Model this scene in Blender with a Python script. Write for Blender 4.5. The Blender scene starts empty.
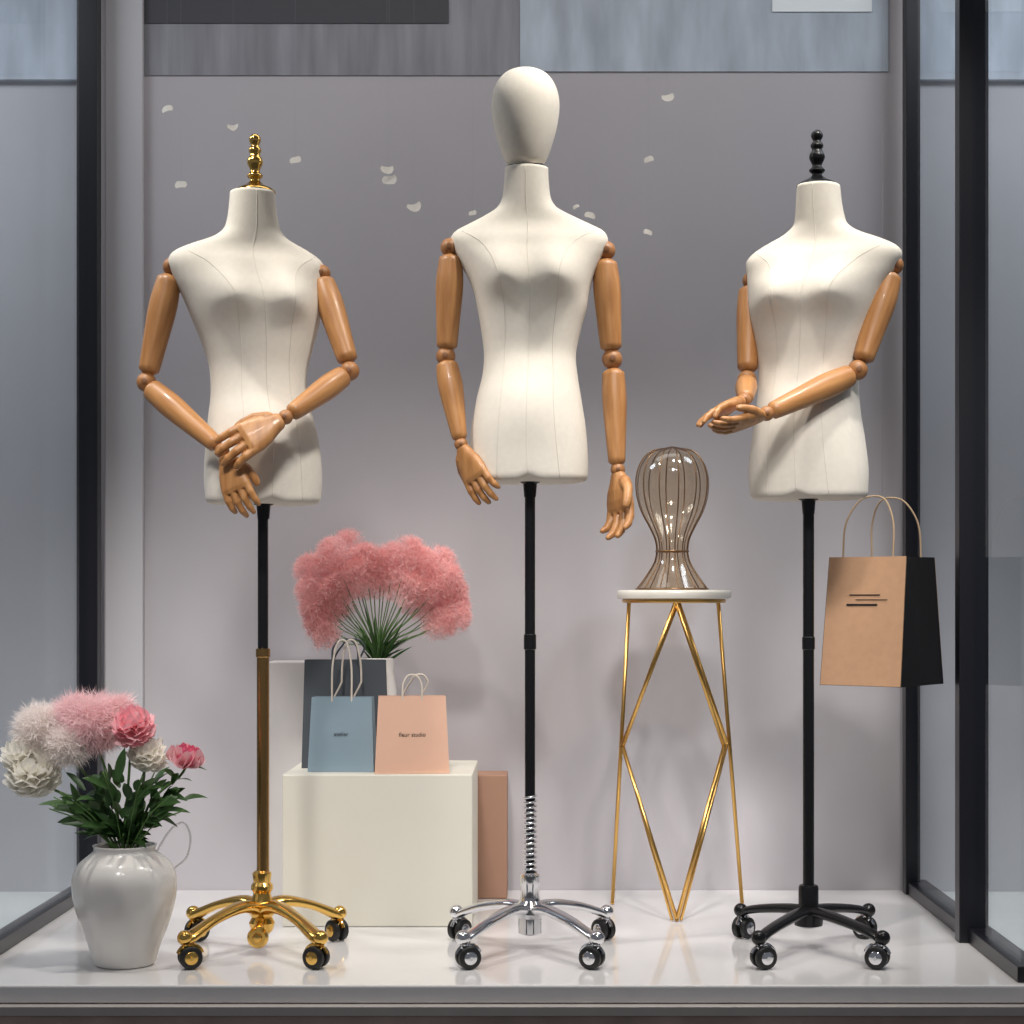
import bpy, math, random
from mathutils import Vector, Matrix, Quaternion
random.seed(7)
V=Vector
scene=bpy.context.scene
scene.view_settings.view_transform='Standard'
COL=scene.collection
pi=math.pi

# ---------------------------------------------------------------- materials
def mat(name,col,rough=0.5,metal=0.0,noise=0.0,nscale=20,bump=0.0,bscale=200,stretch=(1,1,1),col2=None,spec=0.5,sheen=0,trans=0,coat=0):
    m=bpy.data.materials.new(name); m.use_nodes=True
    nt=m.node_tree; b=nt.nodes['Principled BSDF']
    b.inputs['Base Color'].default_value=(*col,1)
    b.inputs['Roughness'].default_value=rough
    b.inputs['Metallic'].default_value=metal
    b.inputs['Specular IOR Level'].default_value=spec
    if sheen: b.inputs['Sheen Weight'].default_value=sheen
    if coat: b.inputs['Coat Weight'].default_value=coat
    tc=nt.nodes.new('ShaderNodeTexCoord'); mp=nt.nodes.new('ShaderNodeMapping')
    mp.inputs['Scale'].default_value=stretch
    nt.links.new(tc.outputs['Object'],mp.inputs['Vector'])
    if noise or col2:
        n=nt.nodes.new('ShaderNodeTexNoise'); n.inputs['Scale'].default_value=nscale; n.inputs['Detail'].default_value=6
        nt.links.new(mp.outputs['Vector'],n.inputs['Vector'])
        r=nt.nodes.new('ShaderNodeValToRGB')
        c2=col2 if col2 else tuple(c*(1-noise) for c in col)
        r.color_ramp.elements[0].position=0.3; r.color_ramp.elements[1].position=0.7
        r.color_ramp.elements[0].color=(*c2,1); r.color_ramp.elements[1].color=(*col,1)
        nt.links.new(n.outputs['Fac'],r.inputs['Fac']); nt.links.new(r.outputs['Color'],b.inputs['Base Color'])
    if bump:
        n2=nt.nodes.new('ShaderNodeTexNoise'); n2.inputs['Scale'].default_value=bscale; n2.inputs['Detail'].default_value=3
        nt.links.new(mp.outputs['Vector'],n2.inputs['Vector'])
        bm=nt.nodes.new('ShaderNodeBump'); bm.inputs['Strength'].default_value=bump; bm.inputs['Distance'].default_value=0.002
        nt.links.new(n2.outputs['Fac'],bm.inputs['Height']); nt.links.new(bm.outputs['Normal'],b.inputs['Normal'])
    if trans:
        t=nt.nodes.new('ShaderNodeBsdfTranslucent'); t.inputs['Color'].default_value=(*col,1)
        mx=nt.nodes.new('ShaderNodeMixShader'); mx.inputs['Fac'].default_value=trans
        out=nt.nodes['Material Output']
        nt.links.new(b.outputs[0],mx.inputs[1]); nt.links.new(t.outputs[0],mx.inputs[2]); nt.links.new(mx.outputs[0],out.inputs[0])
    return m
def glassmat(name,tint,refl=0.06,facing=0.5,rough=0.02,edge=.35):
    m=bpy.data.materials.new(name); m.use_nodes=True; nt=m.node_tree; nt.nodes.remove(nt.nodes['Principled BSDF'])
    t=nt.nodes.new('ShaderNodeBsdfTransparent'); t.inputs[0].default_value=(*tint,1)
    g=nt.nodes.new('ShaderNodeBsdfGlossy'); g.inputs['Roughness'].default_value=rough; g.inputs[0].default_value=(.9,.93,.95,1)
    lw=nt.nodes.new('ShaderNodeLayerWeight'); lw.inputs[0].default_value=facing
    mr=nt.nodes.new('ShaderNodeMapRange'); mr.inputs['To Min'].default_value=refl; mr.inputs['To Max'].default_value=min(1,refl+edge)
    nt.links.new(lw.outputs['Facing'],mr.inputs['Value'])
    mx=nt.nodes.new('ShaderNodeMixShader'); nt.links.new(mr.outputs[0],mx.inputs[0])
    nt.links.new(t.outputs[0],mx.inputs[1]); nt.links.new(g.outputs[0],mx.inputs[2])
    nt.links.new(mx.outputs[0],nt.nodes['Material Output'].inputs[0]); return m

M_wall=mat('wall_paint',(.53,.505,.53),.7,noise=.13,nscale=1.3,bump=.05)
M_wall_l=mat('wall_paint_light',(.58,.57,.595),.7,noise=.06,nscale=2)
M_wall_out=mat('outer_wall_paint',(.50,.505,.53),.8,noise=.14,nscale=2)
M_refl_blue=mat('painted_reflection_blue',(.60,.67,.76),.8,noise=.40,nscale=9,stretch=(1.5,1,.35))  # street reflection on the front glass, painted as streaky blue-grey
M_refl_grey=mat('painted_reflection_grey',(.34,.34,.375),.8,noise=.35,nscale=9,stretch=(3,1,.3))  # greyer part of the painted street reflection
M_refl_dark=mat('painted_reflection_dark',(.07,.07,.08),.7)  # dark part of the painted street reflection
M_refl_white=mat('painted_reflection_white',(.9,.95,.97),.6)  # bright window patch in the painted reflection
M_plat=mat('platform_white',(.84,.825,.82),.11,noise=.05,nscale=4,coat=.3)
M_edge=mat('platform_edge',(.45,.41,.39),.4,noise=.1)
M_brown=mat('base_brown_marble',(.48,.36,.31),.35,noise=.4,nscale=8)
M_floor_out=mat('outer_floor',(.70,.74,.72),.5,noise=.1,nscale=5)
M_ceil=mat('ceiling_paint',(.35,.35,.37),.9)
M_street=mat('street_paving',(.3,.3,.3),.8,noise=.3,nscale=12)
M_frame=mat('frame_black',(.008,.008,.012),.35)
M_glass=glassmat('window_glass',(.93,.95,.97),.03,.5,.02,.10)
M_fabric=mat('linen_cream',(.79,.735,.64),.85,noise=.05,nscale=90,bump=.25,bscale=900,sheen=.1,spec=.25)
M_seam=mat('seam_thread',(.68,.63,.54),.8)
M_wood=mat('beech_wood',(.50,.245,.088),.42,col2=(.34,.145,.045),nscale=30,stretch=(3,3,.35),bump=.05,bscale=60,coat=.1)
M_woodj=mat('beech_joint',(.38,.17,.06),.45,noise=.2,nscale=60)
M_pivot=mat('pivot_wood',(.22,.09,.03),.5,noise=.2)
M_gold=mat('polished_gold',(.83,.52,.14),.16,1,noise=.06)
M_brass=mat('brushed_brass_tube',(.46,.27,.10),.25,1,noise=.1)
M_chrome=mat('chrome',(.78,.78,.8),.1,1,noise=.03)
M_steel=mat('dark_steel',(.12,.12,.13),.25,1)
M_black=mat('gloss_black_metal',(.008,.008,.009),.25,noise=.1,spec=.35)
M_rubber=mat('black_rubber',(.01,.01,.01),.45)
M_cream=mat('plinth_cream',(.80,.765,.66),.7,noise=.04,nscale=5,bump=.04)
M_pl2=mat('plinth_grey',(.62,.59,.58),.7,noise=.03)
M_tan=mat('box_tan',(.38,.215,.145),.7,noise=.05)
M_kraft=mat('kraft_paper',(.54,.315,.18),.75,noise=.08,nscale=60,bump=.08,bscale=300)
M_blackp=mat('black_paper',(.008,.008,.009),.7,spec=.2)
M_bluep=mat('dusty_blue_paper',(.25,.34,.40),.7,noise=.04)
M_peach=mat('peach_paper',(.80,.49,.35),.7,noise=.04)
M_slate=mat('slate_paper',(.06,.07,.082),.7,noise=.05)
M_cord=mat('paper_cord',(.70,.62,.52),.8)
M_cordt=mat('kraft_cord',(.45,.32,.2),.8)
M_ink=mat('dark_ink',(.02,.015,.015),.6)
M_marble=mat('marble_top',(.80,.76,.68),.25,noise=.1,nscale=10)
M_leggold=mat('satin_gold',(.72,.43,.13),.28,1,noise=.08)
M_smoke=glassmat('amber_smoked_glass',(.90,.82,.71),.045,.5,.08,.20)
M_wire=mat('bronze_wire',(.24,.14,.07),.35,.8)
M_ceramic=mat('white_ceramic',(.80,.775,.74),.2,noise=.03,nscale=8,coat=.3)
M_clear=glassmat('clear_handle',(.9,.9,.88),.15,.5,.02,.5)
M_pampas=mat('pampas_pink',(1.0,.70,.68),.95,col2=(.97,.58,.58),nscale=22,trans=.5,spec=.05)
M_pale=mat('fluffy_pale_pink',(.98,.78,.79),.95,col2=(.97,.69,.71),nscale=30,trans=.45,spec=.05)
M_fcream=mat('fluffy_cream',(.99,.93,.90),.95,noise=.04,trans=.45,spec=.05)
M_pet_w=mat('petal_white',(.99,.965,.90),.75,noise=.03,nscale=60,trans=.45,spec=.2)
M_pet_p=mat('petal_pink',(.93,.44,.50),.6,col2=(.97,.68,.68),nscale=60,trans=.35)
M_pet_d=mat('petal_deep_pink',(.88,.18,.30),.55,noise=.3,nscale=60,trans=.3)
M_leaf=mat('leaf_green',(.055,.13,.035),.4,noise=.4,nscale=30,trans=.15)
M_stem=mat('stem_green',(.12,.24,.06),.5,noise=.3,nscale=40)
M_paper=mat('paper_petal',(.97,.92,.82),.6,trans=.3)
M_thread=mat('nylon_thread',(.4,.4,.42),.4)

# ---------------------------------------------------------------- mesh builder
def hermite(xs,ys,x):
    if x<=xs[0]: return ys[0]
    if x>=xs[-1]: return ys[-1]
    for i in range(len(xs)-1):
        if x<=xs[i+1]: break
    def tan(j):
        if j==0: return (ys[1]-ys[0])/(xs[1]-xs[0])
        if j==len(xs)-1: return (ys[-1]-ys[-2])/(xs[-1]-xs[-2])
        return (ys[j+1]-ys[j-1])/(xs[j+1]-xs[j-1])
    h=xs[i+1]-xs[i]; t=(x-xs[i])/h; a,b=tan(i),tan(i+1)
    return (2*t**3-3*t*t+1)*ys[i]+(t**3-2*t*t+t)*h*a+(-2*t**3+3*t*t)*ys[i+1]+(t**3-t*t)*h*b
def spline(pts,n):
    xs=list(range(len(pts))); out=[]
    for k in range(n+1):
        x=k*(len(pts)-1)/n
        out.append(V([hermite(xs,[p[j] for p in pts],x) for j in range(3)]))
    return out
class MB:
    def __init__(s): s.v=[]; s.f=[]; s.m=[]
    def face(s,idx,m=0): s.f.append(idx); s.m.append(m)
    def rings(s,rings,m=0,cap=True,close=True):
        b=len(s.v); n=len(rings[0])
        for r in rings: s.v.extend([tuple(p) for p in r])
        for i in range(len(rings)-1):
            for j in range(n if close else n-1):
                k=(j+1)%n
                s.face((b+i*n+j,b+i*n+k,b+(i+1)*n+k,b+(i+1)*n+j),m)
        if cap:
            s.face(tuple(reversed(range(b,b+n))),m); s.face(tuple(range(b+(len(rings)-1)*n,b+len(rings)*n)),m)
    def tube(s,pts,rad,seg=8,m=0,flat=1.0,cap=True,closed=False):
        pts=[V(p) for p in pts]
        if not hasattr(rad,'__len__'): rad=[rad]*len(pts)
        t0=(pts[1]-pts[0]).normalized()
        up=V((0,0,1)) if abs(t0.z)<.9 else V((1,0,0))
        side=t0.cross(up).normalized(); rings=[]
        for i,p in enumerate(pts):
            t=(pts[min(i+1,len(pts)-1)]-pts[max(i-1,0)]).normalized()
            side=(side-t*side.dot(t)).normalized(); nn=side.cross(t)
            rings.append([p+side*math.cos(2*pi*j/seg)*rad[i]+nn*math.sin(2*pi*j/seg)*rad[i]*flat for j in range(seg)])
        s.rings(rings,m,cap)
    def lathe(s,p0,axis,prof,seg=24,m=0,mod=None):
        axis=V(axis).normalized(); up=V((0,0,1)) if abs(axis.z)<.9 else V((1,0,0))
        a=axis.cross(up).normalized(); b=axis.cross(a)
        if abs(axis.z)>.9: a=V((1,0,0)); b=V((0,1,0))*(1 if axis.z>0 else -1)
        rings=[]
        for r,z in prof:
            r=max(r,1e-5)
            rings.append([V(p0)+axis*z+(a*math.cos(2*pi*j/seg)+b*math.sin(2*pi*j/seg))*r*(mod(2*pi*j/seg,z) if mod else 1) for j in range(seg)])
        s.rings(rings,m)
    def ball(s,c,r,m=0,seg=20,sx=1,sz=1):
        prof=[(r*math.sin(pi*i/14),-r*sz*math.cos(pi*i/14)) for i in range(15)]
        s.lathe(c,(0,0,1),prof,seg,m)
    def box(s,a,b,m=0):
        x0,y0,z0=a; x1,y1,z1=b; k=len(s.v)
        s.v+= [(x0,y0,z0),(x1,y0,z0),(x1,y1,z0),(x0,y1,z0),(x0,y0,z1),(x1,y0,z1),(x1,y1,z1),(x0,y1,z1)]
        for f in [(0,3,2,1),(4,5,6,7),(0,1,5,4),(1,2,6,5),(2,3,7,6),(3,0,4,7)]: s.face(tuple(k+i for i in f),m)
    def grid(s,pts,m=0):
        b=len(s.v); R=len(pts); C=len(pts[0])
        for r in pts: s.v.extend([tuple(p) for p in r])
        for i in range(R-1):
            for j in range(C-1): s.face((b+i*C+j,b+i*C+j+1,b+(i+1)*C+j+1,b+(i+1)*C+j),m)
    def build(s,name,mats,parent=None,smooth=True,bevel=0,mw=None,auto=None):
        me=bpy.data.meshes.new(name)
        off=V((0,0,0))
        if parent is not None and mw is None: off=parent.location
        me.from_pydata([tuple(V(p)-off) for p in s.v],[],s.f)
        for mm in (mats if isinstance(mats,(list,tuple)) else [mats]): me.materials.append(mm)
        me.polygons.foreach_set('material_index',s.m)
        me.polygons.foreach_set('use_smooth',[smooth]*len(s.f))
        me.update()
        if auto is not None: me.set_sharp_from_angle(angle=math.radians(auto))
        o=bpy.data.objects.new(name,me); COL.objects.link(o)
        if parent is not None: o.parent=parent
        if mw is not None:
            o.matrix_basis=Matrix.Translation(-(parent.location if parent else V((0,0,0))))@mw
        if bevel:
            md=o.modifiers.new('bevel','BEVEL'); md.width=bevel; md.segments=3; md.limit_method='ANGLE'
        return o
def group(name,loc):
    e=bpy.data.objects.new(name,None); e.location=V(loc); e.empty_display_size=.05; COL.objects.link(e); return e
def boxobj(name,a,b,m,parent=None,bevel=0.002):
    mb=MB(); mb.box(a,b); return mb.build(name,m,parent,smooth=False,bevel=bevel)

# ---------------------------------------------------------------- room shell
YB=4.345; YF=3.27; XL=-1.075; XR=.885; ZC=2.45
mb=MB(); mb.box((XL-.03,YF,-.033),(XR+.03,YB,0)); mb.build('floor',M_plat,smooth=False,bevel=.004)
boxobj('trim_1',(XL-.05,YF-.02,-.052),(XR+.03,YF+.3,-.034),M_edge)
boxobj('wall_base',(XL-.6,YF-.012,-.6),(XR+.5,YF+.3,-.053),M_brown)
boxobj('wall_back',(XL,YB,-.04),(XR+.0,YB+.1,ZC),M_wall,bevel=0)
boxobj('wall_left_return',(-1.045,YB-.02,0),(-.955,YB-.001,ZC-.001),M_wall_l)
boxobj('wall_outer_left',(-3.2,YB+.1,-.6),(XL-.001,YB+.2,ZC),M_wall_out,bevel=0)
boxobj('wall_outer_right',(XR+.001,YB+.1,-.6),(3.2,YB+.2,ZC),M_wall_out,bevel=0)
boxobj('floor_outer_left',(-3.2,YF+.3,-.08),(XL-.031,YB+.1,-.02),M_floor_out)
boxobj('floor_outer_right',(XR+.031,YF-.2,-.08),(3.2,YB+.1,-.02),M_floor_out)
boxobj('floor_street',(-4,-2,-.65),(4,YF+.3,-.6),M_street,bevel=0)
boxobj('ceiling',(-3.2,1.5,ZC),(3.2,YB+.2,ZC+.08),M_ceil,bevel=0)
boxobj('reflection_panel_2',(-.954,YB-.003,1.966),(-.0485,YB-.0005,ZC-.001),M_refl_grey,bevel=0)  # thin panels on the upper wall carry the front-glass reflection as colour
boxobj('reflection_panel_3',(-.954,YB-.006,2.091),(-.22,YB-.0032,ZC-.001),M_refl_dark,bevel=0)
boxobj('reflection_panel_5',(-.048,YB-.004,1.975),(.84,YB-.0005,ZC-.001),M_refl_blue,bevel=0)  # blue band of the street reflection, painted on a panel
boxobj('reflection_panel_6',(.56,YB-.008,2.118),(.80,YB-.0045,2.19),M_refl_white,bevel=0)
boxobj('reflection_panel_7',(-3.1,YB+.08,1.98),(XL-.05,YB+.099,ZC-.01),M_refl_blue,bevel=0)  # painted reflection band carried on over the outer walls
boxobj('reflection_panel_8',(XR+.05,YB+.08,1.98),(3.1,YB+.099,ZC-.01),M_refl_blue,bevel=0)

def sidewindow(name,X,posts,sgn):
    g=group(name,(X,3.8,0))
    for i,(y,w) in enumerate(posts):
        boxobj('post_%d'%(i+1),(X-w/2,y-.02,0.001),(X+w/2,y+.02,ZC-.002),M_frame,g)
    boxobj('sill',(X-.012,YF+.02,.0005),(X+.028*sgn+.012,YB-.03,.03),M_frame,g) if sgn>0 else boxobj('sill',(X-.026,YF+.02,.0005),(X+.012,YB-.03,.03),M_frame,g)
    boxobj('head_rail',(X-.02,YF+.02,ZC-.06),(X+.02,YB-.03,ZC-.002),M_frame,g)
    boxobj('pane',(X-.003,YF+.03,.031),(X+.003,YB-.06,ZC-.061),M_glass,g,bevel=0)
sidewindow('window_1',XL,[(4.29,.05)],-1)
sidewindow('window_2',XR,[(4.29,.035),(3.69,.06)],1)

# ---------------------------------------------------------------- mannequin parts
def zto(p0,p1):
    d=V(p1)-V(p0); return Matrix.Translation(V(p0))@d.to_track_quat('Z','Y').to_matrix().to_4x4(), d.length
def limb(name,p0,p1,r0,rm,r1,g):
    mw,L=zto(p0,p1); mb=MB(); prof=[]
    N=26
    for i in range(N+1):
        t=i/N
        r=hermite([0,.3,.65,1],[r0,rm,(rm+r1)/2*1.02,r1],t)
        e=min(t,1-t)*L/.010
        if e<1: r*=.55+.45*math.sqrt(max(0,1-(1-e)**2))
        prof.append((r,t*L))
    mb.lathe((0,0,0),(0,0,1),prof,28)
    return mb.build(name,M_wood,g,mw=mw)
def joint(name,c,r,g,axis=None):
    mb=MB(); mb.ball(c,r)
    mb.lathe(V(c)+V((0,-r*1.0,0)),(0,-1,0),[(r*.3,-.003),(r*.3,.0006),(r*.24,.001)],14,1)
    return mb.build(name,[M_woodj,M_pivot],g,auto=40)
def hand(name,wrist,tip,normal,g,thumb=1,curl=.35,spread=1.0,size=None):
    w=V(wrist); a=(V(tip)-w); L=a.length; a.normalize()
    n=V(normal); n=(n-a*n.dot(a)).normalized(); s=a.cross(n)
    q=(size or L)/.15; L=q*.15
    mb=MB(); rings=[]
    for t,wd,th,nd in [(0,.012,.010,0),(.03,.0155,.0125,0),(.12,.020,.0135,0),(.25,.029,.0145,.001),(.38,.034,.0135,.001),(.48,.0355,.0115,0),(.54,.033,.008,0)]:
        ring=[]
        for j in range(20):
            an=2*pi*j/20; c,sn=math.cos(an),math.sin(an)
            ring.append(w+a*t*L+n*nd+s*(abs(c)**.8*(1 if c>0 else -1))*wd*q+n*(abs(sn)**.8*(1 if sn>0 else -1))*th*q)
        rings.append(ring)
    mb.rings(rings)
    offs=[-.0265,-.009,.009,.0262]; lens=[.36,.46,.44,.38]
    for k in range(4):
        oo=offs[k]*thumb*-1
        ln=lens[k]*L*1.0
        p=w+a*(.46*L+(.02*L if k in(1,2) else 0))+s*(-oo)*q
        cur=curl*(1+.25*(3-k)*.5)*random.uniform(.85,1.15)
        ang=cur*.35; out=(s*(-oo)*spread*3.2)
        base=(a+out).normalized()
        pts=[p]; rad=[.0088*q]
        for seg,fr in enumerate([.44,.31,.25]):
            d=base*math.cos(ang)+n*math.sin(ang)
            st=pts[-1]
            pts.append(st+d*ln*fr*.5); rad.append((.0083,.0074,.0066)[seg]*q)
            pts.append(st+d*ln*fr); rad.append((.0085,.0077,.0052)[seg]*q)
            ang+=cur
        pts.append(pts[-1]+d*.003*q); rad.append(.0025*q)
        mb.tube(pts,rad,12)
    sd=s*thumb
    st=w+a*.14*L+sd*.016*q
    d1=(a*.75+sd*.62+n*.30).normalized(); d2=(a*.95+sd*.22+n*.35).normalized()
    p1=st+d1*.20*L; p2=p1+d2*.15*L; p3=p2+(a*1+sd*.0+n*.35).normalized()*.12*L
    mb.tube([st-d1*.01,st,(st+p1)/2,p1,(p1+p2)/2,p2,(p2+p3)/2,p3,p3+(p3-p2)*.12],[.009*q,.0125*q,.0118*q,.0098*q,.0092*q,.0088*q,.0085*q,.0062*q,.003*q],12)
    o=mb.build(name,M_wood,g)
    r=o.modifiers.new('remesh','REMESH'); r.mode='VOXEL'; r.voxel_size=.0015; r.use_smooth_shade=True
    sm=o.modifiers.new('smooth','SMOOTH'); sm.factor=.5; sm.iterations=3
    return o

def torso(g,Xc,Yc,tab,yaw,zb,necktop):
    tab=sorted(tab); zs=[t[0] for t in tab]
    n=2.2; cy,sy=math.cos(yaw),math.sin(yaw); zb0=zs[0]
    def S(z,th=None,x=None):
        cx=hermite(zs,[t[1] for t in tab],z); hw=hermite(zs,[t[2] for t in tab],z)
        df=hermite(zs,[t[3] for t in tab],z); db=hermite(zs,[t[4] for t in tab],z)
        dm=(df+db)/2
        hw=math.sqrt(max(hw*hw-(dm*sy)**2,1e-5))/cy
        if x is not None:
            x=max(-hw*.98,min(hw*.98,x)); c=(abs(x)/hw)**(n/2)*(1 if x>=0 else -1); s_=-math.sqrt(max(0,1-c*c))
        else: c,s_=math.cos(th),math.sin(th)
        lx=hw*(abs(c)**(2/n))*(1 if c>=0 else -1)
        dep=df if s_<0 else db
        ly=dep*(abs(s_)**(2/n))*(1 if s_>=0 else -1)
        if s_<0:
            for sx in (-1,1):
                dz=z-zb; wz=.062 if dz>0 else .036
                ly-=.036*math.exp(-((lx-sx*.056)/.042)**2-(dz/wz)**2)*min(1,abs(s_)*1.5)
            ly-=.010*math.exp(-(lx/.07)**2-((z-(zb-.25))/.07)**2)
        zz=z
        if z<zb0+.03: zz+=.009*math.exp(-(lx/.016)**2)*(1-(z-zb0)/.03)
        return V((cx+lx*cy-ly*sy, Yc+lx*sy+ly*cy, zz))
    mb=MB(); z0=zs[0]; z1=zs[-1]; rings=[]
    N=110
    for k,(dz,sc) in enumerate([(0.0,.90),(.0015,.955),(.005,.985)]):
        c=V((hermite(zs,[t[1] for t in tab],z0),Yc,z0+dz)); r=[]
        for j in range(96):
            p=S(z0+dz,2*pi*j/96); q=c+(p-c)*sc; q.z=p.z; r.append(q)
        rings.append(r)
    for i in range(N+1):
        z=z0+.01+(z1-z0-.01)*i/N
        rings.append([S(z,2*pi*j/96) for j in range(96)])
    mb.rings(rings)
    mb.build('torso',M_fabric,g)
    sm=MB()
    zlo=z0+.004
    for xf in (0,-1,1):
        pts=[]
        top=z1-.002 if xf==0 else zb+.098
        for i in range(60):
            z=zlo+(top-zlo)*i/59
            if xf==0: x=0
            else: x=xf*hermite([zlo,zb-.14,zb-.02,zb+.03,zb+.07,zb+.098],[.062,.047,.056,.068,.092,.132],z)
            pts.append(S(z,x=x))
        sm.tube(pts,.0008,5)
    sm.build('seams',M_seam,g)
    mb=MB(); cb=V((hermite(zs,[t[1] for t in tab],z0),Yc,z0))
    mb.lathe(cb,(0,0,-1),[(.020,-.012),(.020,.001),(.014,.004),(.012,.03),(.009,.03)],24)
    mb.build('pole_socket',M_black,g,auto=40)
    return S

def finial(g,c,z,m,h):
    P=[(.040,0),(.041,.006),(.036,.012),(.022,.020),(.012,.028),(.010,.034),(.014,.038),(.016,.043),(.011,.049),(.0095,.054),(.012,.061),(.0155,.070),(.015,.079),(.011,.087),(.010,.092),(.0125,.097),(.0125,.102),(.010,.107),(.008,.111),(.010,.116),(.012,.123),(.010,.131),(.005,.136),(.0001,.138)]
    mb=MB(); k=h/.138
    pr=[(r,zz*k) for r,zz in P]; zz=[p[1] for p in pr]; rr=[p[0] for p in pr]
    fine=[(max(0.0001,hermite(zz,rr,zz[-1]*i/90)),zz[-1]*i/90) for i in range(91)]
    mb.lathe((c[0],c[1],z),(0,0,1),fine,32); mb.build('finial',m,g)

def base(g,X,Y,kind):
    body={'gold':M_gold,'chrome':M_chrome,'black':M_black}[kind]
    hub=MB()
    if kind=='gold':
        hub.lathe((X,Y,0),(0,0,1),[(.012,.03),(.022,.04),(.026,.055),(.02,.066),(.028,.075),(.03,.085),(.022,.095),(.017,.115),(.022,.122),(.022,.13),(.017,.136),(.019,.15),(.019,.155),(.012,.16)],28)
        hub.lathe((X,Y-.055,.035),(0,-1,0),[(.012,-.03),(.021,-.006),(.021,0),(.016,.004),(.010,.004),(.008,.008),(.001,.009)],24)
        hub.tube([(X,Y-.02,.06),(X,Y-.05,.05)],.009,10)
    elif kind=='chrome':
        hub.lathe((X,Y,0),(0,0,1),[(.012,.03),(.024,.035),(.024,.065),(.034,.075),(.034,.085),(.02,.10),(.018,.125),(.02,.13),(.02,.15),(.013,.155)],28)
    else:
        hub.lathe((X,Y,0),(0,0,1),[(.012,.045),(.028,.05),(.03,.075),(.02,.085),(.020,.125),(.018,.13),(.012,.132)],28)
    hub.build('hub',body,g,auto=35)
    ends={'chrome':[(-.126,-.185),(.128,-.185),(-.152,.10),(.157,.10)],'gold':[(-.118,-.185),(.140,-.185),(-.155,.09),(.145,.09)],'black':[(-.122,-.185),(.113,-.185),(-.122,.12),(.142,.12)]}[kind]
    lg=MB(); ca=MB()
    for i,(ex,ey) in enumerate(ends):
        e=V((X+ex,Y+ey,.062)); c=V((X,Y,.078)); d=(e-c)
        rise={'chrome':.014,'gold':.020,'black':.004}[kind]
        pts=spline([c,c+d*.25+V((0,0,rise)),c+d*.6+V((0,0,rise*.7)),c+d*.88+V((0,0,-.002)),e+V((0,0,-.010))],24)
        r=[.018-.006*k/24 for k in range(25)]
        if kind=='gold': r=[.020-.006*k/24+.0022*math.sin(k/24*pi*3) for k in range(25)]
        lg.tube(pts,r,12,flat=.62)
        lg.ball(e+V((0,0,-.003)),.0145)
        ax=V((.35,-.93,0)).normalized() if i%2==0 else V((-.40,-.9,0)).normalized()
        if i>=2: ax=V((.75,-.65,0)).normalized() if ex<0 else V((-.75,-.65,0)).normalized()
        fw=V((-ax.y,ax.x,0)); wc=V((e.x,e.y,.0222))+fw*(.010 if ex<0 else -.010)
        ca.tube([e+V((0,0,-.004)),V((e.x,e.y,.040))],.005,10,m=1)
        ca.tube([V((e.x,e.y,.047)),wc+V((0,0,.012)),wc],[.009,.008,.005],10,m=1)
        hp=[wc+fw*(.0245*math.cos(t))+V((0,0,.0245*math.sin(t))) for t in [pi*k2/10*.8+.3 for k2 in range(11)]]
        ca.tube(hp,.0035,8,m=1)
        for s2 in (-1,1):
            o=wc+ax*s2*.0045
            ca.lathe(o,ax*s2,[(.006,0),(.0195,0),(.0217,.002),(.0217,.010),(.0195,.012),(.015,.0125)],28,m=0)
            ca.lathe(o+ax*s2*.0127,ax*s2,[(.0125,-.003),(.0125,.0002),(.011,.0015),(.004,.0022),(.0035,.004),(.001,.004)],22,m=1)
    lg.build('base_legs',body,g,auto=60); ca.build('casters',[M_rubber,(M_gold if kind=='gold' else M_chrome)],g,auto=40)

def dep(zrel):
    xs=[0,.09,.18,.28,.41,.50,.62,.70,.78,.84,.90,.95,1.0]
    f =[.088,.093,.095,.090,.077,.083,.092,.088,.070,.058,.049,.046,.045]
    b =[.098,.108,.108,.090,.070,.078,.090,.088,.080,.068,.054,.048,.046]
    return hermite(xs,f,zrel),hermite(xs,b,zrel)

def mktab(rows):
    z0=rows[-1][0]
    wide=max(rows[:9],key=lambda r:r[2])[0]
    out=[]
    for z,cx,hw in rows:
        if z<=wide: rel=(z-z0)/(wide-z0)*.80
        else: rel=.80+.20*min(1,(z-wide)/(.06))
        f,b=dep(rel); out.append((z,cx,hw,f,b))
    return out

# ---- centre mannequin with egg head
Y0=3.6
def X(px): return (px-540)*.002
g=group('dress_form_mannequin',(-.022,Y0,0))
rows=[(1.562,-.027,.0435),(1.53,-.027,.045),(1.50,-.027,.050),(1.482,-.026,.062),(1.466,-.024,.090),(1.45,-.023,.123),(1.436,-.022,.149),(1.418,-.022,.158),(1.396,-.022,.152),(1.376,-.021,.141),(1.35,-.019,.128),(1.32,-.017,.117),(1.28,-.016,.109),(1.24,-.018,.100),(1.19,-.020,.092),(1.15,-.020,.095),(1.10,-.022,.105),(1.04,-.023,.115),(.98,-.022,.118),(.936,-.020,.115)]
torso(g,-.022,Y0,mktab(rows),math.radians(-2),1.335,1.56)
mb=MB(); hz=[1.567,1.572,1.585,1.61,1.65,1.69,1.72,1.745,1.758,1.763]; hr=[.026,.036,.0435,.053,.0635,.068,.0630,.0485,.028,.001]
prof=[(max(.0003,hermite(hz,hr,1.567+(1.763-1.567)*i/70)),1.567+(1.763-1.567)*i/70) for i in range(71)]
mb.lathe((-.029,Y0-.005,0),(0,0,1),prof,48)
mb.v=[(x,(y-(Y0-.005))*1.15+Y0-.005,z-.002) for x,y,z in mb.v]
mb.build('head',M_fabric,g)
mb=MB(); mb.lathe((-.027,Y0,0),(0,0,1),[(.036,1.560),(.036,1.569)],40); mb.build('neck_ring',M_steel,g)
joint('shoulder_joint_a',(-.180,Y0-.005,1.404),.019,g)
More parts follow.
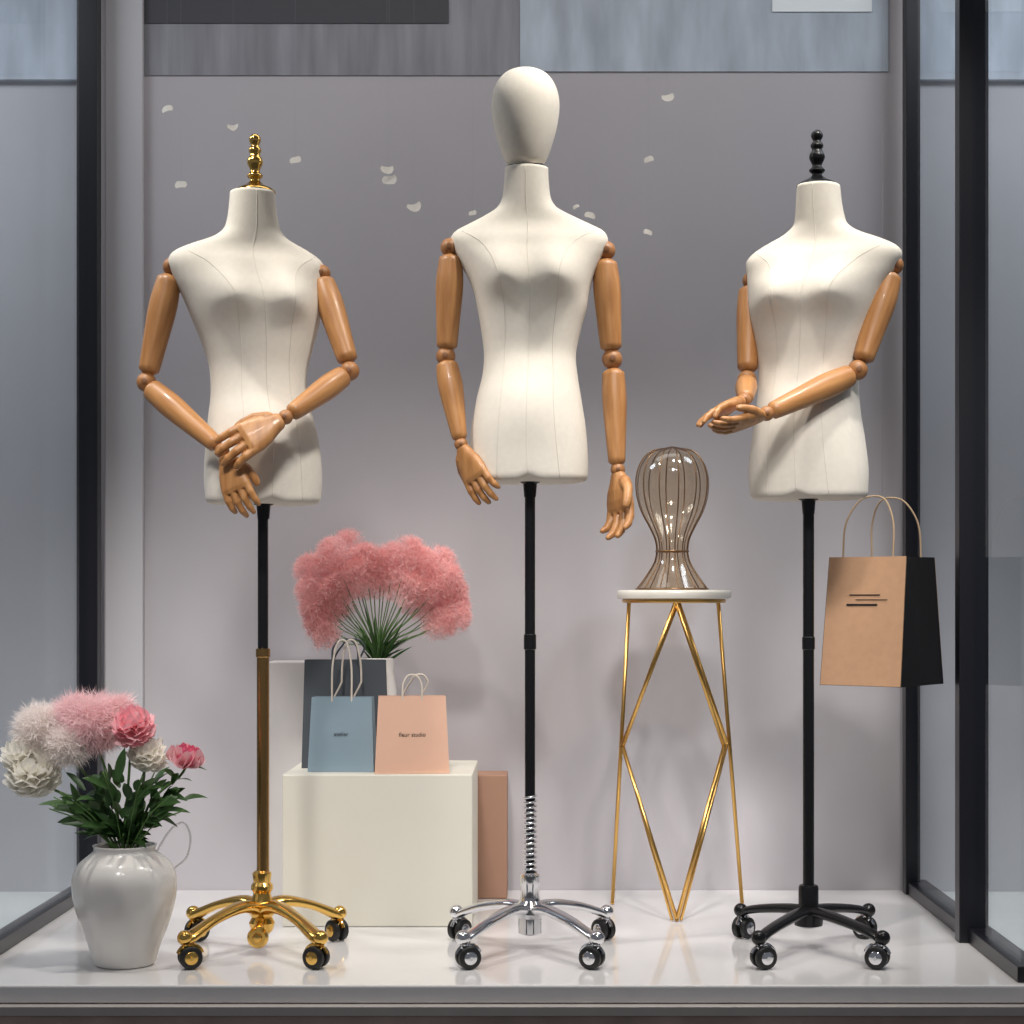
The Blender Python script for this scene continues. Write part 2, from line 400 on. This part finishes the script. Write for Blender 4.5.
limb('upper_arm_a',(-.178,Y0-.005,1.390),(-.186,Y0-.01,1.198),.0225,.0275,.020,g)
joint('elbow_joint_a',(-.188,Y0-.01,1.186),.0195,g)
limb('forearm_a',(-.187,Y0-.012,1.176),(-.158,3.56,1.015),.021,.025,.0145,g)
joint('wrist_joint_a',(-.156,3.558,1.008),.0135,g)
hand('hand_a',(-.154,3.557,1.003),(-.104,3.53,.892),(.45,.75,.3),g,thumb=-1,curl=.25,size=.138)
joint('shoulder_joint_b',(.132,Y0-.005,1.398),.019,g)
limb('upper_arm_b',(.130,Y0-.005,1.380),(.142,Y0-.01,1.196),.0225,.0275,.021,g)
joint('elbow_joint_b',(.144,Y0-.01,1.180),.0205,g)
limb('forearm_b',(.146,Y0-.012,1.160),(.1525,3.565,.966),.022,.0245,.0165,g)
joint('wrist_joint_b',(.154,3.563,.958),.0145,g)
hand('hand_b',(.155,3.562,.952),(.163,3.53,.808),(-.55,-.45,0),g,thumb=-1,curl=.33,size=.155)
mb=MB(); mb.tube([(-.020,Y0,.94),(-.020,Y0,.30)],.0105,18); mb.lathe((-.020,Y0,0),(0,0,1),[(.0105,.60),(.0125,.602),(.0125,.63),(.0105,.632)],20); mb.build('pole',M_black,g,auto=40)
mb=MB(); mb.tube([(-.020,Y0,.31),(-.020,Y0,.14)],.0085,14)
pts=[V((-.020+.0115*math.cos(t*.5),Y0+.0115*math.sin(t*.5),.155+.155*t/190)) for t in range(191)]
mb.tube(pts,.0027,7,m=1); mb.build('spring',[M_steel,M_chrome],g)
base(g,-.020,Y0,'chrome')

# ---- gold finial mannequin
g=group('dress_form_mannequin',(-.554,Y0,0))
rows=[(1.515,X(252.5),.0440),(1.48,X(252.5),.047),(1.452,X(252.5),.0515),(1.436,X(252),.058),(1.42,X(251),.077),(1.404,X(249),.112),(1.388,X(247.5),.139),(1.37,X(247.5),.149),(1.34,X(249),.144),(1.30,X(253),.134),(1.26,X(256),.124),(1.21,X(258),.108),(1.16,X(258.5),.095),(1.11,X(259),.0935),(1.06,X(261),.103),(1.0,X(263),.112),(.94,X(263.5),.115),(.892,X(263.5),.111)]
torso(g,0,Y0,mktab(rows),math.radians(20),1.292,1.5)
finial(g,(X(255),Y0),1.511,M_gold,.122)
joint('shoulder_joint_a',(-.728,3.565,1.360),.019,g)
limb('upper_arm_a',(-.733,3.565,1.344),(-.774,3.555,1.146),.0225,.028,.020,g)
joint('elbow_joint_a',(-.777,3.553,1.130),.0195,g)
limb('forearm_a',(-.770,3.55,1.119),(-.621,3.47,.997),.021,.0245,.0165,g)
joint('wrist_joint_a',(-.612,3.465,.987),.0145,g)
hand('hand_a',(-.605,3.46,.978),(-.562,3.445,.856),(.35,.9,0),g,thumb=1,curl=.30,size=.137)
joint('shoulder_joint_b',(-.440,3.63,1.358),.018,g)
limb('upper_arm_b',(-.438,3.625,1.345),(-.379,3.56,1.170),.0225,.027,.020,g)
joint('elbow_joint_b',(-.376,3.555,1.152),.0195,g)
limb('forearm_b',(-.385,3.545,1.143),(-.478,3.45,1.057),.021,.024,.0165,g)
joint('wrist_joint_b',(-.487,3.445,1.050),.0145,g)
hand('hand_b',(-.493,3.441,1.045),(-.620,3.412,.970),(-.1,.9,-.35),g,thumb=-1,curl=.22,size=.155)
mb=MB(); mb.tube([(-.554,Y0,.90),(-.554,Y0,.59)],.0105,18); mb.tube([(-.554,Y0,.60),(-.554,Y0,.15)],.0125,20,m=1)
mb.lathe((-.554,Y0,0),(0,0,1),[(.0128,.585),(.0145,.587),(.0145,.602),(.0108,.604)],20,m=1); mb.build('pole',[M_black,M_brass],g,auto=40)
base(g,-.556,Y0,'gold')

# ---- black finial mannequin
g=group('dress_form_mannequin',(.537,Y0,0))
rows=[(1.528,X(818.5),.0425),(1.49,X(819),.0455),(1.462,X(820),.049),(1.448,X(820.5),.054),(1.432,X(821),.073),(1.415,X(822),.109),(1.400,X(823),.135),(1.384,X(823),.147),(1.356,X(821),.142),(1.32,X(817),.133),(1.28,X(814),.125),(1.23,X(812),.112),(1.17,X(810),.100),(1.13,X(808.5),.097),(1.08,X(808),.101),(1.02,X(808),.110),(.96,X(808),.116),(.902,X(808.5),.113)]
torso(g,0,Y0,mktab(rows),math.radians(-24),1.30,1.5)
finial(g,(X(817),Y0),1.523,M_black,.118)
joint('shoulder_joint_b',(.698,3.55,1.360),.019,g)
limb('upper_arm_b',(.692,3.55,1.345),(.630,3.52,1.166),.0225,.0285,.0205,g)
joint('elbow_joint_b',(.620,3.515,1.149),.020,g)
limb('forearm_b',(.608,3.51,1.140),(.437,3.42,1.057),.021,.025,.0165,g)
joint('wrist_joint_b',(.430,3.416,1.054),.0145,g)
hand('hand_b',(.424,3.413,1.051),(.335,3.37,1.018),(-.2,.35,.9),g,thumb=-1,curl=.22,size=.125)
joint('shoulder_joint_a',(.430,3.665,1.350),.018,g)
limb('upper_arm_a',(.4265,3.665,1.336),(.416,3.61,1.158),.0215,.025,.020,g)
joint('elbow_joint_a',(.414,3.60,1.140),.0195,g)
limb('forearm_a',(.412,3.588,1.132),(.394,3.455,1.087),.020,.022,.015,g)
joint('wrist_joint_a',(.391,3.447,1.083),.0135,g)
hand('hand_a',(.387,3.44,1.081),(.302,3.385,1.045),(0,-.3,-.9),g,thumb=-1,curl=.2,size=.125)
mb=MB(); mb.tube([(.537,Y0,.91),(.537,Y0,.12)],.0112,18); mb.lathe((.537,Y0,0),(0,0,1),[(.0112,.60),(.013,.602),(.013,.625),(.0112,.627)],20); mb.build('pole',M_black,g,auto=40)
base(g,.537,Y0,'black')

# ---------------------------------------------------------------- plinths / boxes
boxobj('display_plinth',(-.552,3.853,0.0005),(-.145,4.20,.326),M_cream,bevel=.003)
boxobj('display_plinth',(-.640,4.215,0.0005),(-.42,4.335,.555),M_pl2,bevel=.003)
boxobj('display_box',(-.26,4.215,0.0005),(-.077,4.325,.29),M_tan,bevel=.003)

# ---------------------------------------------------------------- bags
def textmesh(name,body,size,m,mw,g):
    cu=bpy.data.curves.new(name,'FONT'); cu.body=body; cu.size=size; cu.align_x='CENTER'; cu.extrude=.0002
    o=bpy.data.objects.new(name+'_tmp',cu); COL.objects.link(o)
    bpy.context.view_layer.update()
    me=bpy.data.meshes.new_from_object(o.evaluated_get(bpy.context.evaluated_depsgraph_get()))
    bpy.data.objects.remove(o)
    me.materials.clear(); me.materials.append(m)
    ob=bpy.data.objects.new(name,me); COL.objects.link(ob); ob.parent=g; ob.matrix_basis=mw
def bag(name,loc,yaw,w,d,h,mf,ms,mh,hh=.05,top=.75,text=None,hw=.24,hr=.0022,lines=False,wt=.98):
    g=group(name,loc); g.rotation_euler=(0,0,yaw)
    a,b=w/2,d/2; tb=b*top; at=a*wt
    mb=MB()
    def quadgrid(A,B,C,D,m,nx=8,nz=8,bul=0,nrm=(0,0,0)):
        A,B,C,D,nrm=map(V,(A,B,C,D,nrm)); pts=[]
        for i in range(nz+1):
            t=i/nz; row=[]
            for j in range(nx+1):
                u=j/nx; p=A.lerp(B,u).lerp(D.lerp(C,u),t)+nrm*bul*math.sin(pi*u)*math.sin(pi*t*.9)
                row.append(p)
            pts.append(row)
        mb.grid(pts,m)
    quadgrid((-a,-b,0),(a,-b,0),(at,-tb,h),(-at,-tb,h),0,bul=.002,nrm=(0,-1,0))
    quadgrid((a,b,0),(-a,b,0),(-at,tb,h),(at,tb,h),0)
    gi=d*.10
    for s in (-1,1):
        quadgrid((s*a,-b,0),(s*a,0,0),(s*(at-gi),0,h),(s*at,-tb,h),1)
        quadgrid((s*a,0,0),(s*a,b,0),(s*at,tb,h),(s*(at-gi),0,h),1)
    quadgrid((-a,b,0),(a,b,0),(a,-b,0),(-a,-b,0),1)
    o=mb.build('paper_body',[mf,ms],None,smooth=False); o.parent=g
    sd=o.modifiers.new('solid','SOLIDIFY'); sd.thickness=.0008
    hb=MB()
    for s,k in ((-1,0),(1,1)):
        y=s*(tb+.001)*.96
        x=w*hw*.5
        P=spline([(-x,y-s*.003,h-.022),(-x,y,h),(-x*.96,y*.9+.002*k,h+hh*.55),(-x*.55,y*.7,h+hh*.93),(0,y*.6,h+hh*1.02),(x*.55,y*.7,h+hh*.93),(x*.96,y*.9,h+hh*.55),(x,y,h),(x,y-s*.003,h-.022)],48)
        if k and not lines: P=[p+V((.016*min(1,max(0,(p.z-h)/.03)),0,0)) for p in P]
        hb.tube(P,hr,8)
    o2=hb.build('handles',mh,None); o2.parent=g
    if text:
        yb=-(b+(tb-b)*.48)-.0030
        tilt=math.atan2(b-tb,h)
        mw=Matrix.Translation((0,yb,h*.48))@Matrix.Rotation(pi/2-tilt,4,'X')
        textmesh('print',text,.0125,M_ink,mw,g)
    if lines:
        lb=MB()
        for zf,x0,x1,th in ((.70,-.035,.035,.002),(.62,-.040,.030,.004),(.665,-.02,.052,.0012)):
            y=-(b+(tb-b)*zf)-.0028
            lb.box((x0,y-.0006,h*zf),(x1,y+.0006,h*zf+th))
        o3=lb.build('print',M_ink,None,smooth=False); o3.parent=g
    return g
PZ=.3265
bag('paper_shopping_bag',(-.431,3.94,PZ),math.radians(-3),.144,.062,.162,M_bluep,M_bluep,M_cord,.122,text='atelier',hw=.30,top=.55,wt=.91)
bag('paper_shopping_bag',(-.277,3.90,PZ),math.radians(5),.160,.06,.166,M_peach,M_peach,M_cord,.045,text='fleur studio',hw=.26,top=.55,wt=.90)
bag('paper_shopping_bag',(-.435,4.03,PZ),math.radians(2),.190,.06,.240,M_slate,M_slate,M_slate,.045,hw=.3,top=.6,wt=.94)
hg=bag('hanging_shopping_bag',(.7225,3.80,.522),math.radians(-37),.184,.206,.268,M_kraft,M_blackp,M_cordt,.125,top=.66,hw=.62,hr=.0021,lines=True,wt=.96)
mb=MB(); mb.tube([(0,0,.268+.108),(0,0,ZC-.523)],.0003,5); mb.tube([(0,-.05,.393),(0,0,.386),(0,.05,.393)],.0006,5)
o=mb.build('suspension_thread',M_thread,None); o.parent=hg

# ---------------------------------------------------------------- gold plant stand + head
g=group('pedestal_stand',(.300,4.03,0))
mb=MB(); mb.lathe((.30,4.03,0),(0,0,1),[(.122,.702),(.127,.704),(.128,.709),(.128,.716),(.126,.7205),(.122,.722)],64); mb.build('marble_top',M_marble,g,auto=50)
mb=MB(); r=.0046
ringp=[(.30+.112*math.cos(t/32*2*pi),4.03+.112*math.sin(t/32*2*pi),.698) for t in range(33)]
mb.tube(ringp,.0045,8)
def rod(a,b,rr=r): mb.tube([a,b],rr,10); mb.ball(a,rr*1.05,seg=10); mb.ball(b,rr*1.05,seg=10)
tl=(.200,4.04,.697); tr=(.400,4.04,.697); fl=(.166,4.13,.006); fr=(.4635,4.13,.006)
ml=(.1835,4.0,.374); mr=(.409,4.0,.374); tf=(.296,3.92,.697); bf=(.297,3.91,.006); tb_=(.318,4.138,.697)
rod(tl,fl); rod(tr,fr); rod(tf,ml); rod(tf,mr); rod(ml,bf); rod(mr,bf)
rod(tb_,(.187,4.07,.374)); rod(tb_,(.423,4.07,.374)); rod((.187,4.07,.374),(.287,3.915,.006),.0036); rod((.423,4.07,.374),(.307,3.915,.006),.0036)
mb.build('frame_legs',M_leggold,g)
g=group('wire_glass_head',(.296,4.03,.7225))
prof=[(36,587),(34.5,585),(30,579),(23,569),(17.5,559),(15.5,549),(17,537),(23,524),(30.5,510),(35,496),(36.5,483),(35.5,471),(31,459),(23,450),(12,445.6),(.1,444.5)]
zz=[.7235+(587-p[1])*.00224 for p in prof]; rr=[p[0]*.00224 for p in prof]
fine=[(max(.0002,hermite(zz,rr,zz[0]+(zz[-1]-zz[0])*i/80)),zz[0]+(zz[-1]-zz[0])*i/80) for i in range(81)]
mb=MB(); mb.lathe((.296,4.03,0),(0,0,1),fine,48); mb.build('glass_shell',M_smoke,g)
mb=MB()
for k in range(12):
    a=2*pi*k/12+.1
    mb.tube([(.296+math.cos(a)*(q+.0008),4.03+math.sin(a)*(q+.0008),z) for q,z in fine[::2]],.0013,6)
for zc,q in ((.7245,.0806),(.809,.036)):
    mb.tube([(.296+math.cos(t/40*2*pi)*q,4.03+math.sin(t/40*2*pi)*q,zc) for t in range(41)],.0022,8)
mb.build('wires',M_wire,g)

# ---------------------------------------------------------------- flowers
def rv(s=1): 
    while True:
        v=V((random.uniform(-1,1),random.uniform(-1,1),random.uniform(-1,1)))
        if .05<v.length<1: return v.normalized()*s
def filament(mb,p,d,ln,wd,m=0,droop=.3):
    d=d.normalized(); side=d.cross(rv()).normalized()*wd
    p1=p+d*ln*.5; d2=(d+V((0,0,-droop))).normalized(); p2=p1+d2*ln*.5
    b=len(mb.v); mb.v+=[tuple(p-side*.6),tuple(p+side*.6),tuple(p1+side),tuple(p1-side),tuple(p2)]
    mb.face((b,b+1,b+2,b+3),m); mb.face((b+3,b+2,b+4),m)
def plume(mb,path,rad,n,ln,m=0,wd=.0009):
    for i in range(n):
        t=random.random()**.85; k=t*(len(path)-1); j=min(int(k),len(path)-2); p=path[j].lerp(path[j+1],k-j)
        ax=(path[j+1]-path[j]).normalized(); r=rv(); r=(r-ax*r.dot(ax)).normalized()
        env=rad*(math.sin(pi*min(1,t*.80+.14))**.6)
        filament(mb,p+r*env*random.random()**.8,ax*random.uniform(-.1,.8)+rv(.9)+r*random.uniform(0,.7),ln*random.uniform(.5,1.3)*(.5+env/rad*.5),wd,m)
def leaf(mb,p,d,ln,wd,m,bend=.3):
    d=d.normalized(); side=d.cross(V((random.uniform(-.3,.3),random.uniform(-1,0),.6))).normalized(); nn=side.cross(d); pts=[]
    for i in range(7):
        t=i/6; c=p+d*ln*t+V((0,0,-1))*bend*ln*t*t; w=wd*math.sin(pi*min(1,t*.93+.07))**.8*(1-.2*t)
        pts.append([c-side*w+nn*w*.3,c,c+side*w+nn*w*.3])
    mb.grid(pts,m)
def peony(mb,c,R,m,n=46,up=V((0,-.5,.85)),maxphi=115,m2=None):
    up=V(up).normalized(); q=up.to_track_quat('Z','Y')
    for i in range(n):
        t=(i+.5)/n; phi=math.radians(maxphi)*t**.7; az=i*2.39996+random.uniform(-.2,.2)
        a=V((math.sin(phi)*math.cos(az),math.sin(phi)*math.sin(az),math.cos(phi)))
        e=V((-math.sin(az),math.cos(az),0)); nr=e.cross(a)
        L=R*random.uniform(.85,1.05)*(.80+.2*t); W=R*random.uniform(.34,.5)*(.55+.6*t); pts=[]
        ph=random.uniform(0,6)
        for iv in range(6):
            v=iv/5; row=[]
            for iu in range(6):
                u=iu/5*2-1
                ww=W*math.sin(pi*(.08+.80*v))**.7
                p=a*L*v*(1-.10*u*u*v)+e*u*ww+nr*(R*.19*math.sin(pi*v*.85))
                p+= nr*(u*u*ww*.45)
                p+= nr*R*.035*math.sin(4*u+ph)*v + a*R*.04*math.cos(6*u+ph)*v*v
                row.append(V(c)+q@p)
            pts.append(row)
        mb.grid(pts,(m2 if (m2 is not None and t>.6) else m))

# pampas bouquet in vase on plinth
g=group('pampas_bouquet_vase',(-.372,4.12,PZ))
mb=MB(); vp=[(.030,0),(.034,.003),(.043,.05),(.048,.11),(.044,.17),(.037,.21),(.039,.238),(.040,.241),(.036,.240),(.033,.21),(.036,.17)]
mb.lathe((-.372,4.12,PZ),(0,0,1),vp,40); mb.build('vase',M_ceramic,g)
st=MB(); pl=MB(); O=V((-.372,4.12,.545))
specs=[(-66,.165,.10),(-60,.20,.10),(-52,.225,.11),(-45,.255,.12),(-38,.285,.13),(-30,.30,.13),(-23,.31,.13),(-15,.31,.13),(-7,.285,.12),(2,.265,.11),(10,.27,.12),(18,.285,.12),(26,.29,.13),(34,.295,.13),(42,.295,.12),(49,.285,.12),(56,.265,.12),(63,.235,.11),(-48,.20,.1),(-32,.22,.11),(-18,.23,.11),(-4,.21,.1),(12,.21,.1),(27,.22,.11),(40,.235,.12),(53,.22,.11),(62,.195,.1),(-40,.23,.12),(-25,.26,.12),(33,.26,.12),(-12,.25,.1),(5,.235,.1),(20,.25,.1),(-36,.19,.1),(36,.20,.1)]
for an,R,pln in specs:
    R*=random.uniform(.92,1.02); a=math.radians(an); dy=random.uniform(-.35,.28)
    end=O+V((math.sin(a)*R,dy*R*.6,math.cos(a)*R+.02))
    end.y=min(end.y,4.27); mid=O+(end-O)*.5+V((0,0,.015))
    path=spline([O+V((random.uniform(-.015,.015),random.uniform(-.015,.015),-.15)),O+V((math.sin(a)*.01,0,.03)),mid,O+(end-O)*.85+V((0,0,.01)),end],30)
    st.tube(path[:19],.0013,5)
    plume(pl,path[17:],.038,2300,.018,wd=.00046)
for k in range(60):
    a=random.uniform(-.65,.95); d=V((math.sin(a),random.uniform(-.5,.3),math.cos(a)))
    leaf(st,O+V((0,0,random.uniform(-.01,.03))),d,random.uniform(.07,.13),.0036,1,bend=random.uniform(-.05,.2))
st.build('stems',[M_stem,M_leaf],g); pl.build('plumes',M_pampas,g)

# floor vase with peonies
C=V((-.798,3.46,0))
g=group('peony_vase',C)
mb=MB()
vz=[0,.004,.03,.07,.115,.15,.175,.195,.208,.218,.226,.229]; vr=[.054,.058,.066,.080,.0935,.0985,.0965,.086,.071,.059,.059,.061]
prof=[(.046,0.0005)]+[(hermite(vz,vr,.229*i/60),.0005+.229*i/60) for i in range(61)]+[(.057,.230),(.052,.222),(.050,.205),(.06,.18)]
mb.lathe(C,(0,0,1),prof,96,mod=lambda th,z:1+.016*math.sin(th*9+z*12)*math.exp(-((z-.13)/.07)**2))
hp=spline([C+V((.055,-.0,.205)),C+V((.085,0,.255)),C+V((.112,0,.272)),C+V((.126,0,.245)),C+V((.118,0,.205)),C+V((.088,0,.180))],36)
mb.build('vase',M_ceramic,g); mb=MB(); mb.tube(hp,.0022,10); mb.build('loop_handle',M_clear,g)
st=MB(); O=C+V((0,0,.20))
heads=[(V((-.974,3.44,.378)),.052),(V((-.925,3.50,.43)),.06),(V((-.86,3.46,.465)),.06),(V((-.776,3.42,.462)),.042),(V((-.752,3.45,.405)),.04),(V((-.672,3.43,.396)),.03)]
for p,_ in heads[:6]:
    st.tube(spline([O+V((random.uniform(-.02,.02),random.uniform(-.02,.02),-.05)),O+(p-O)*.35+V((0,0,.03)),p+(O-p)*.1+V((0,0,-.01)),p],14),.0026,7)
for k in range(175):
    a=random.uniform(-1.1,1.0)
    d=V((math.sin(a),random.uniform(-.7,.5),math.cos(a)*.9+.1))
    s0=O+V((0,0,.03))+d*random.uniform(.0,.13)
    dd=(d+rv(.65)); ln=random.uniform(.03,.07)
    if (s0+dd.normalized()*ln).z<.21: dd.z=abs(dd.z)
    leaf(st,s0,dd,ln,random.uniform(.006,.012),1,bend=random.uniform(0,.45))
for k in range(16):
    a=random.uniform(-1.2,1.2); p=O+V((math.sin(a)*.15,random.uniform(-.1,.05),.04+math.cos(a)*.14))
    st.tube(spline([O,O+(p-O)*.5+V((0,0,.02)),p],10),.0014,5)
for k in range(16):
    t=random.uniform(.4,.95); p=O.lerp(heads[5][0],t)
    leaf(st,p,V((random.uniform(-.3,1),random.uniform(-.6,.2),random.uniform(-.3,.8))),.05,.008,1)
st.build('stems_leaves',[M_stem,M_leaf],g)
fl=MB()
peony(fl,(-.968,3.435,.372),.060,0,n=64)
peony(fl,(-.995,3.44,.405),.042,0,n=40)
peony(fl,(-.772,3.415,.462),.048,1,n=60,m2=3)
peony(fl,(-.748,3.43,.408),.044,0,n=50)
peony(fl,(-.676,3.43,.382),.050,2,n=24,up=(.15,-.1,.98),maxphi=30,m2=3)
fl.build('blooms',[M_pet_w,M_pet_p,M_pet_d,M_pet_p],g)
ff=MB()
def puff(c,R,n,m,ln=.026):
    for i in range(n):
        d=rv(); d.z=d.z*.9+.1; r=R*random.random()**.4
        filament(ff,V(c)+d*(r-ln*.6),d*.7+rv(.8),ln*random.uniform(.5,1.3),.0005,m,droop=.15)
puff((-.855,3.46,.458),.070,12000,0); puff((-.895,3.47,.478),.050,5500,0); puff((-.81,3.47,.49),.035,2500,0)
puff((-.958,3.47,.445),.064,11000,1); puff((-.90,3.44,.420),.052,6000,1)
ff.build('fluffy_blooms',[M_pale,M_fcream],g)

# ---------------------------------------------------------------- hanging paper petals
g=group('hanging_paper_petals',(-.2,4.0,ZC))
mb=MB(); th=MB()
for (x,z,s) in [(-.829,1.793,.015),(-.682,1.749,.013),(-.544,1.678,.015),(-.798,1.624,.015),(-.335,1.633,.019),(-.34,1.655,.016),(-.28,1.571,.018),(.284,1.815,.017),(.242,1.68,.014),(.111,1.556,.014),(.24,1.518,.012),(.08,1.575,.010),(-.15,1.56,.010)]:
    y=4.0; a=random.uniform(-.7,.7); ux=V((math.cos(a),random.uniform(-.4,.4),math.sin(a)*.6)); uz=V((-math.sin(a)*.4,.3,math.cos(a)))
    c=V((x,y,z)); pts=[]; f1,f2=random.uniform(-.5,.5),random.uniform(-.5,.5)
    for i in range(5):
        v=i/4*2-1; row=[]
        for j in range(5):
            u=j/4*2-1; k=1-.25*v*v+.3*f1*v
            row.append(c+ux*u*s*.9*k+uz*(v*s*.55*(1+.5*f2*u)+f2*u*u*s*.4)+V((0,-1,0))*s*.5*(u*u*f1*2-.3*v))
        pts.append(row)
    mb.grid(pts); th.tube([c,V((x,y,ZC-.001))],.00009,4)
mb.build('petals',M_paper,g); th.build('threads',M_thread,g)

# ---------------------------------------------------------------- lights
def spot(name,loc,target,e,size,col=(1,.95,.88),blend=.7,r=.05):
    l=bpy.data.lights.new(name,'SPOT'); l.energy=e; l.spot_size=math.radians(size); l.spot_blend=blend; l.color=col; l.shadow_soft_size=r
    o=bpy.data.objects.new(name,l); o.location=loc; o.rotation_euler=(V(target)-V(loc)).to_track_quat('-Z','Y').to_euler(); COL.objects.link(o)
def area(name,loc,target,e,sx,sy,col=(1,1,1)):
    l=bpy.data.lights.new(name,'AREA'); l.shape='RECTANGLE'; l.size=sx; l.size_y=sy; l.energy=e; l.color=col
    o=bpy.data.objects.new(name,l); o.location=loc; o.rotation_euler=(V(target)-V(loc)).to_track_quat('-Z','Y').to_euler(); COL.objects.link(o)
spot('spot_light_1',(-.98,3.18,2.40),(-.50,3.65,.7),60,62)
spot('spot_light_2',(.34,3.15,2.40),(-.02,3.62,.8),54,62)
spot('spot_light_3',(.84,3.12,2.40),(.50,3.65,.7),58,62)
for i,x in enumerate((-1.0,-.33,.28,.85)):
    spot('added_front_spot_%d'%(i+1),(x,1.75,2.38),(x*.95,4.3,.08),165,31,(1,.965,.94),1.0,.15)  # unseen spots added in front to lift the lower wall and plinth fronts
area('ceiling_downlight',(-.1,3.8,2.42),(-.1,3.85,0),5,1.6,.5,(1,.97,.94))
area('added_fill_left',(-1.9,3.7,2.40),(-1.7,4.2,0),17,1.0,.5,(.97,.98,1))  # unseen area light added to brighten the left outer wall
area('added_fill_right',(1.5,3.7,2.40),(1.4,4.2,0),12,.8,.5,(.97,.98,1))  # same added fill for the right outer wall, no visible source
w=bpy.data.worlds.new('world'); scene.world=w; w.use_nodes=True
bg=w.node_tree.nodes['Background']; bg.inputs[0].default_value=(.86,.90,1,1); bg.inputs[1].default_value=.17

# ---------------------------------------------------------------- camera
cd=bpy.data.cameras.new('camera'); cd.sensor_width=36; cd.lens=63.28; cd.shift_x=-28/1024; cd.shift_y=88/1024; cd.clip_start=.05
co=bpy.data.objects.new('camera',cd); co.location=(0,0,.7); co.rotation_euler=(pi/2,0,0); COL.objects.link(co); scene.camera=co
